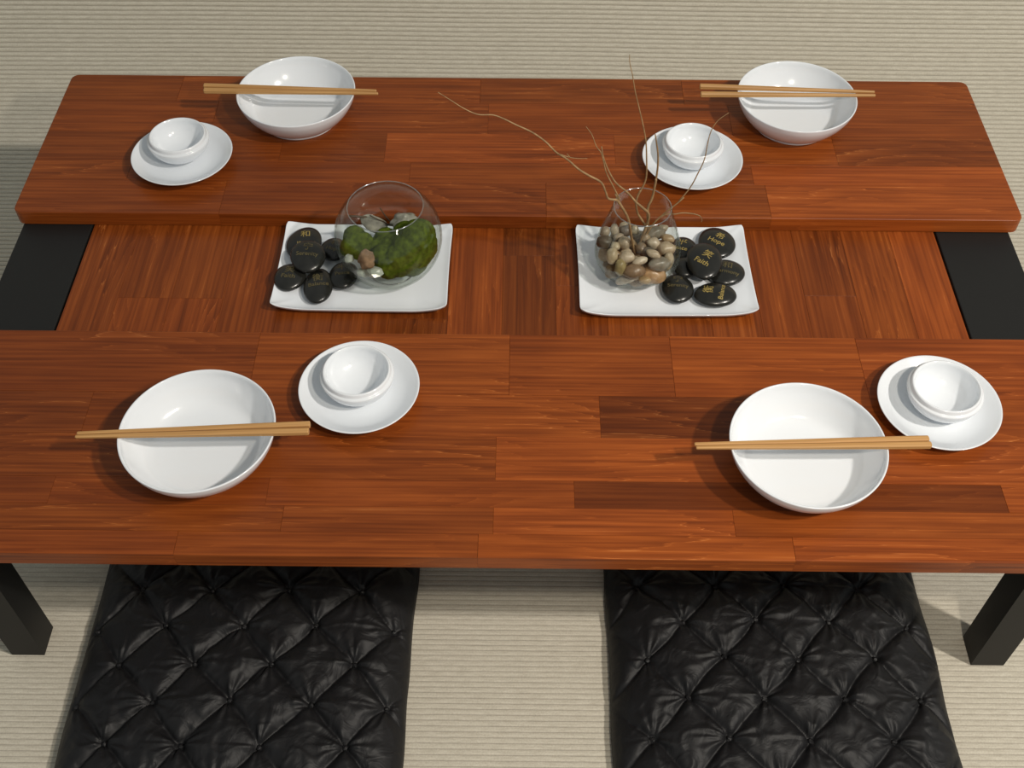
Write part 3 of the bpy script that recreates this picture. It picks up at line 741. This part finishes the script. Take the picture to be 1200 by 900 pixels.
for (pp, lb) in (([(150,330), (230,335), (320,345), (400,385), (480,400)], 'dark bark strip lying left to right inside the round bowl'),
                 ([(375,270), (410,325), (450,370), (500,405)], 'dark stalk slanting down inside the mouth of the round bowl'),
                 ([(300,325), (350,350), (400,370), (440,400)], 'thin brown stem across the grey slice in the round bowl')):
    pts = [tuple(at(*S9(a, b), z=ZP+.062-.004*i)) for i, (a, b) in enumerate(pp)]
    path = catmull(pts, 4); vs, fs = tube(path, [.0013 if 'bark' in lb else .0008]*len(path), 6); b0 = Vector(path[0])
    tag(link('bark_strip' if 'bark' in lb else 'dry_stalk', mesh('stalk', [v-b0 for v in vs], fs), DARKLEAF, None, b0), lb, 'twig')

# ------------------------------------------------------------------ floor cushions
def cushion(x0, x1, y0, y1, lb, phx, phy, seed):
    nx, ny = 230, 230; cx, cy = (x0+x1)/2, (y0+y1)/2; lx, ly = x1-x0, y1-y0
    PX, PY = .0930, .0505
    U, V = np.meshgrid(np.linspace(-1, 1, nx), np.linspace(-1, 1, ny), indexing='ij')
    Xp, Yp = U*lx/2, V*ly/2
    rs = np.random.RandomState(seed)
    kn = []
    j0 = int(-ly/2/PY)-2
    for j in range(j0, -j0+1):
        for i in range(-4, 5):
            kx = (i+(j % 2)*.5)*PX+phx; ky = j*PY+phy
            if abs(kx) < lx/2+.03 and abs(ky) < ly/2+.03: kn.append((kx+rs.uniform(-.004, .004), ky+rs.uniform(-.003, .003)))
    rnd2 = (np.clip(1-np.abs(U)**7, 0, 1)*np.clip(1-np.abs(V)**7, 0, 1))**.55
    Z = .036*rnd2+.014*np.clip(1-U**2, 0, 1)*np.clip(1-V**2, 0, 1)
    # pinched seams between neighbouring knots
    D = np.full(U.shape, 9.0); K = np.full(U.shape, 9.0); A = np.zeros(U.shape)
    for a, (ax, ay) in enumerate(kn):
        d = np.hypot(Xp-ax, Yp-ay); m_ = d < K; K = np.where(m_, d, K); A = np.where(m_, np.arctan2(Yp-ay, Xp-ax)+a*1.7, A)
        for (bx_, by_) in kn[a+1:]:
            L_ = math.hypot(ax-bx_, ay-by_)
            if .03 < L_ < .082 and abs(ax-bx_) > .02 and abs(ay-by_) > .03:
                ex, ey = (bx_-ax)/L_, (by_-ay)/L_
                bow = rs.uniform(-.004, .004)
                t = np.clip((Xp-ax)*ex+(Yp-ay)*ey, 0, L_); off = bow*np.sin(np.pi*t/L_)
                dd = np.hypot(Xp-ax-ex*t+ey*off, Yp-ay-ey*t-ex*off); D = np.minimum(D, dd)
    puff = 1-np.exp(-(D/.0065))
    pleat = np.sin(A*8+2.5*np.sin(A*2.3))*np.exp(-K/.020)*.0034*(1-np.exp(-K/.004))
    knot = -np.exp(-(K/.006)**2)*.006+np.exp(-(K/.0022)**2)*.0045
    fine = np.array([[noise.noise(Vector((Xp[i, j]*34, Yp[i, j]*34, seed)))*.0022+.0011*(1-min(1, abs(noise.noise(Vector((Xp[i, j]*26+9, Yp[i, j]*30, seed+2)))*7)))+noise.noise(Vector((Xp[i, j]*90, Yp[i, j]*60, seed)))*.0009 for j in range(ny)] for i in range(nx)])
    body = rnd2**1.2
    Z = Z+body*(puff*.0098-.0080+pleat+knot+fine)
    # gathered, uneven outline
    wob = np.array([noise.noise(Vector((a*9, b*9, seed+4))) for a, b in zip(Xp.ravel(), Yp.ravel())]).reshape(Xp.shape)
    Xo = Xp+np.sign(U)*np.abs(U)**10*wob*.006; Yo = Yp+np.sign(V)*np.abs(V)**10*wob*.006
    vs = []; zt = np.maximum(Z, 0.0)+.004
    for i in range(nx):
        for j in range(ny): vs.append((Xo[i, j], Yo[i, j], zt[i, j]))
    fs = [(i*ny+j, (i+1)*ny+j, (i+1)*ny+j+1, i*ny+j+1) for i in range(nx-1) for j in range(ny-1)]
    edge = [(i, 0) for i in range(nx-1)]+[(nx-1, j) for j in range(ny-1)]+[(i, ny-1) for i in range(nx-1, 0, -1)]+[(0, j) for j in range(ny-1, 0, -1)]
    b = len(vs); vs += [(Xo[e]*.985, Yo[e]*.985, .0006) for e in edge]; n = len(edge)
    for k in range(n):
        e, f = edge[k], edge[(k+1) % n]; fs.append((e[0]*ny+e[1], b+k, b+(k+1) % n, f[0]*ny+f[1]))
    fs.append(tuple(range(b, b+n)))
    o = link('floor_cushion', mesh('floor_cushion', vs, fs), SATIN, None, (cx, cy, .0004))
    for (ax, ay) in kn:
        if abs(ax) > lx/2-.006 or abs(ay) > ly/2-.006: continue
        i = int(round((ax/lx+.5)*(nx-1))); j = int(round((ay/ly+.5)*(ny-1)))
        bm = bmesh.new(); bmesh.ops.create_icosphere(bm, subdivisions=2, radius=.0034)
        for v in bm.verts:
            v.co *= 1+.45*noise.noise(v.co*420+Vector((ax*90, ay*90, 0))); v.co.z *= .7
        me = bpy.data.meshes.new('tuft'); bm.to_mesh(me); bm.free()
        link('tuft', me, SATIN, o, (ax, ay, float(zt[i, j])-.0004))
    return tag(o, lb, 'cushion')
cushion(-.536, -.130, .385, .800, 'black tufted satin floor cushion on the left, in front of the table', -.003, -.0355, 11)
cushion(.116, .524, .388, .800, 'black tufted satin floor cushion on the right, in front of the table', -.022, -.023, 23)
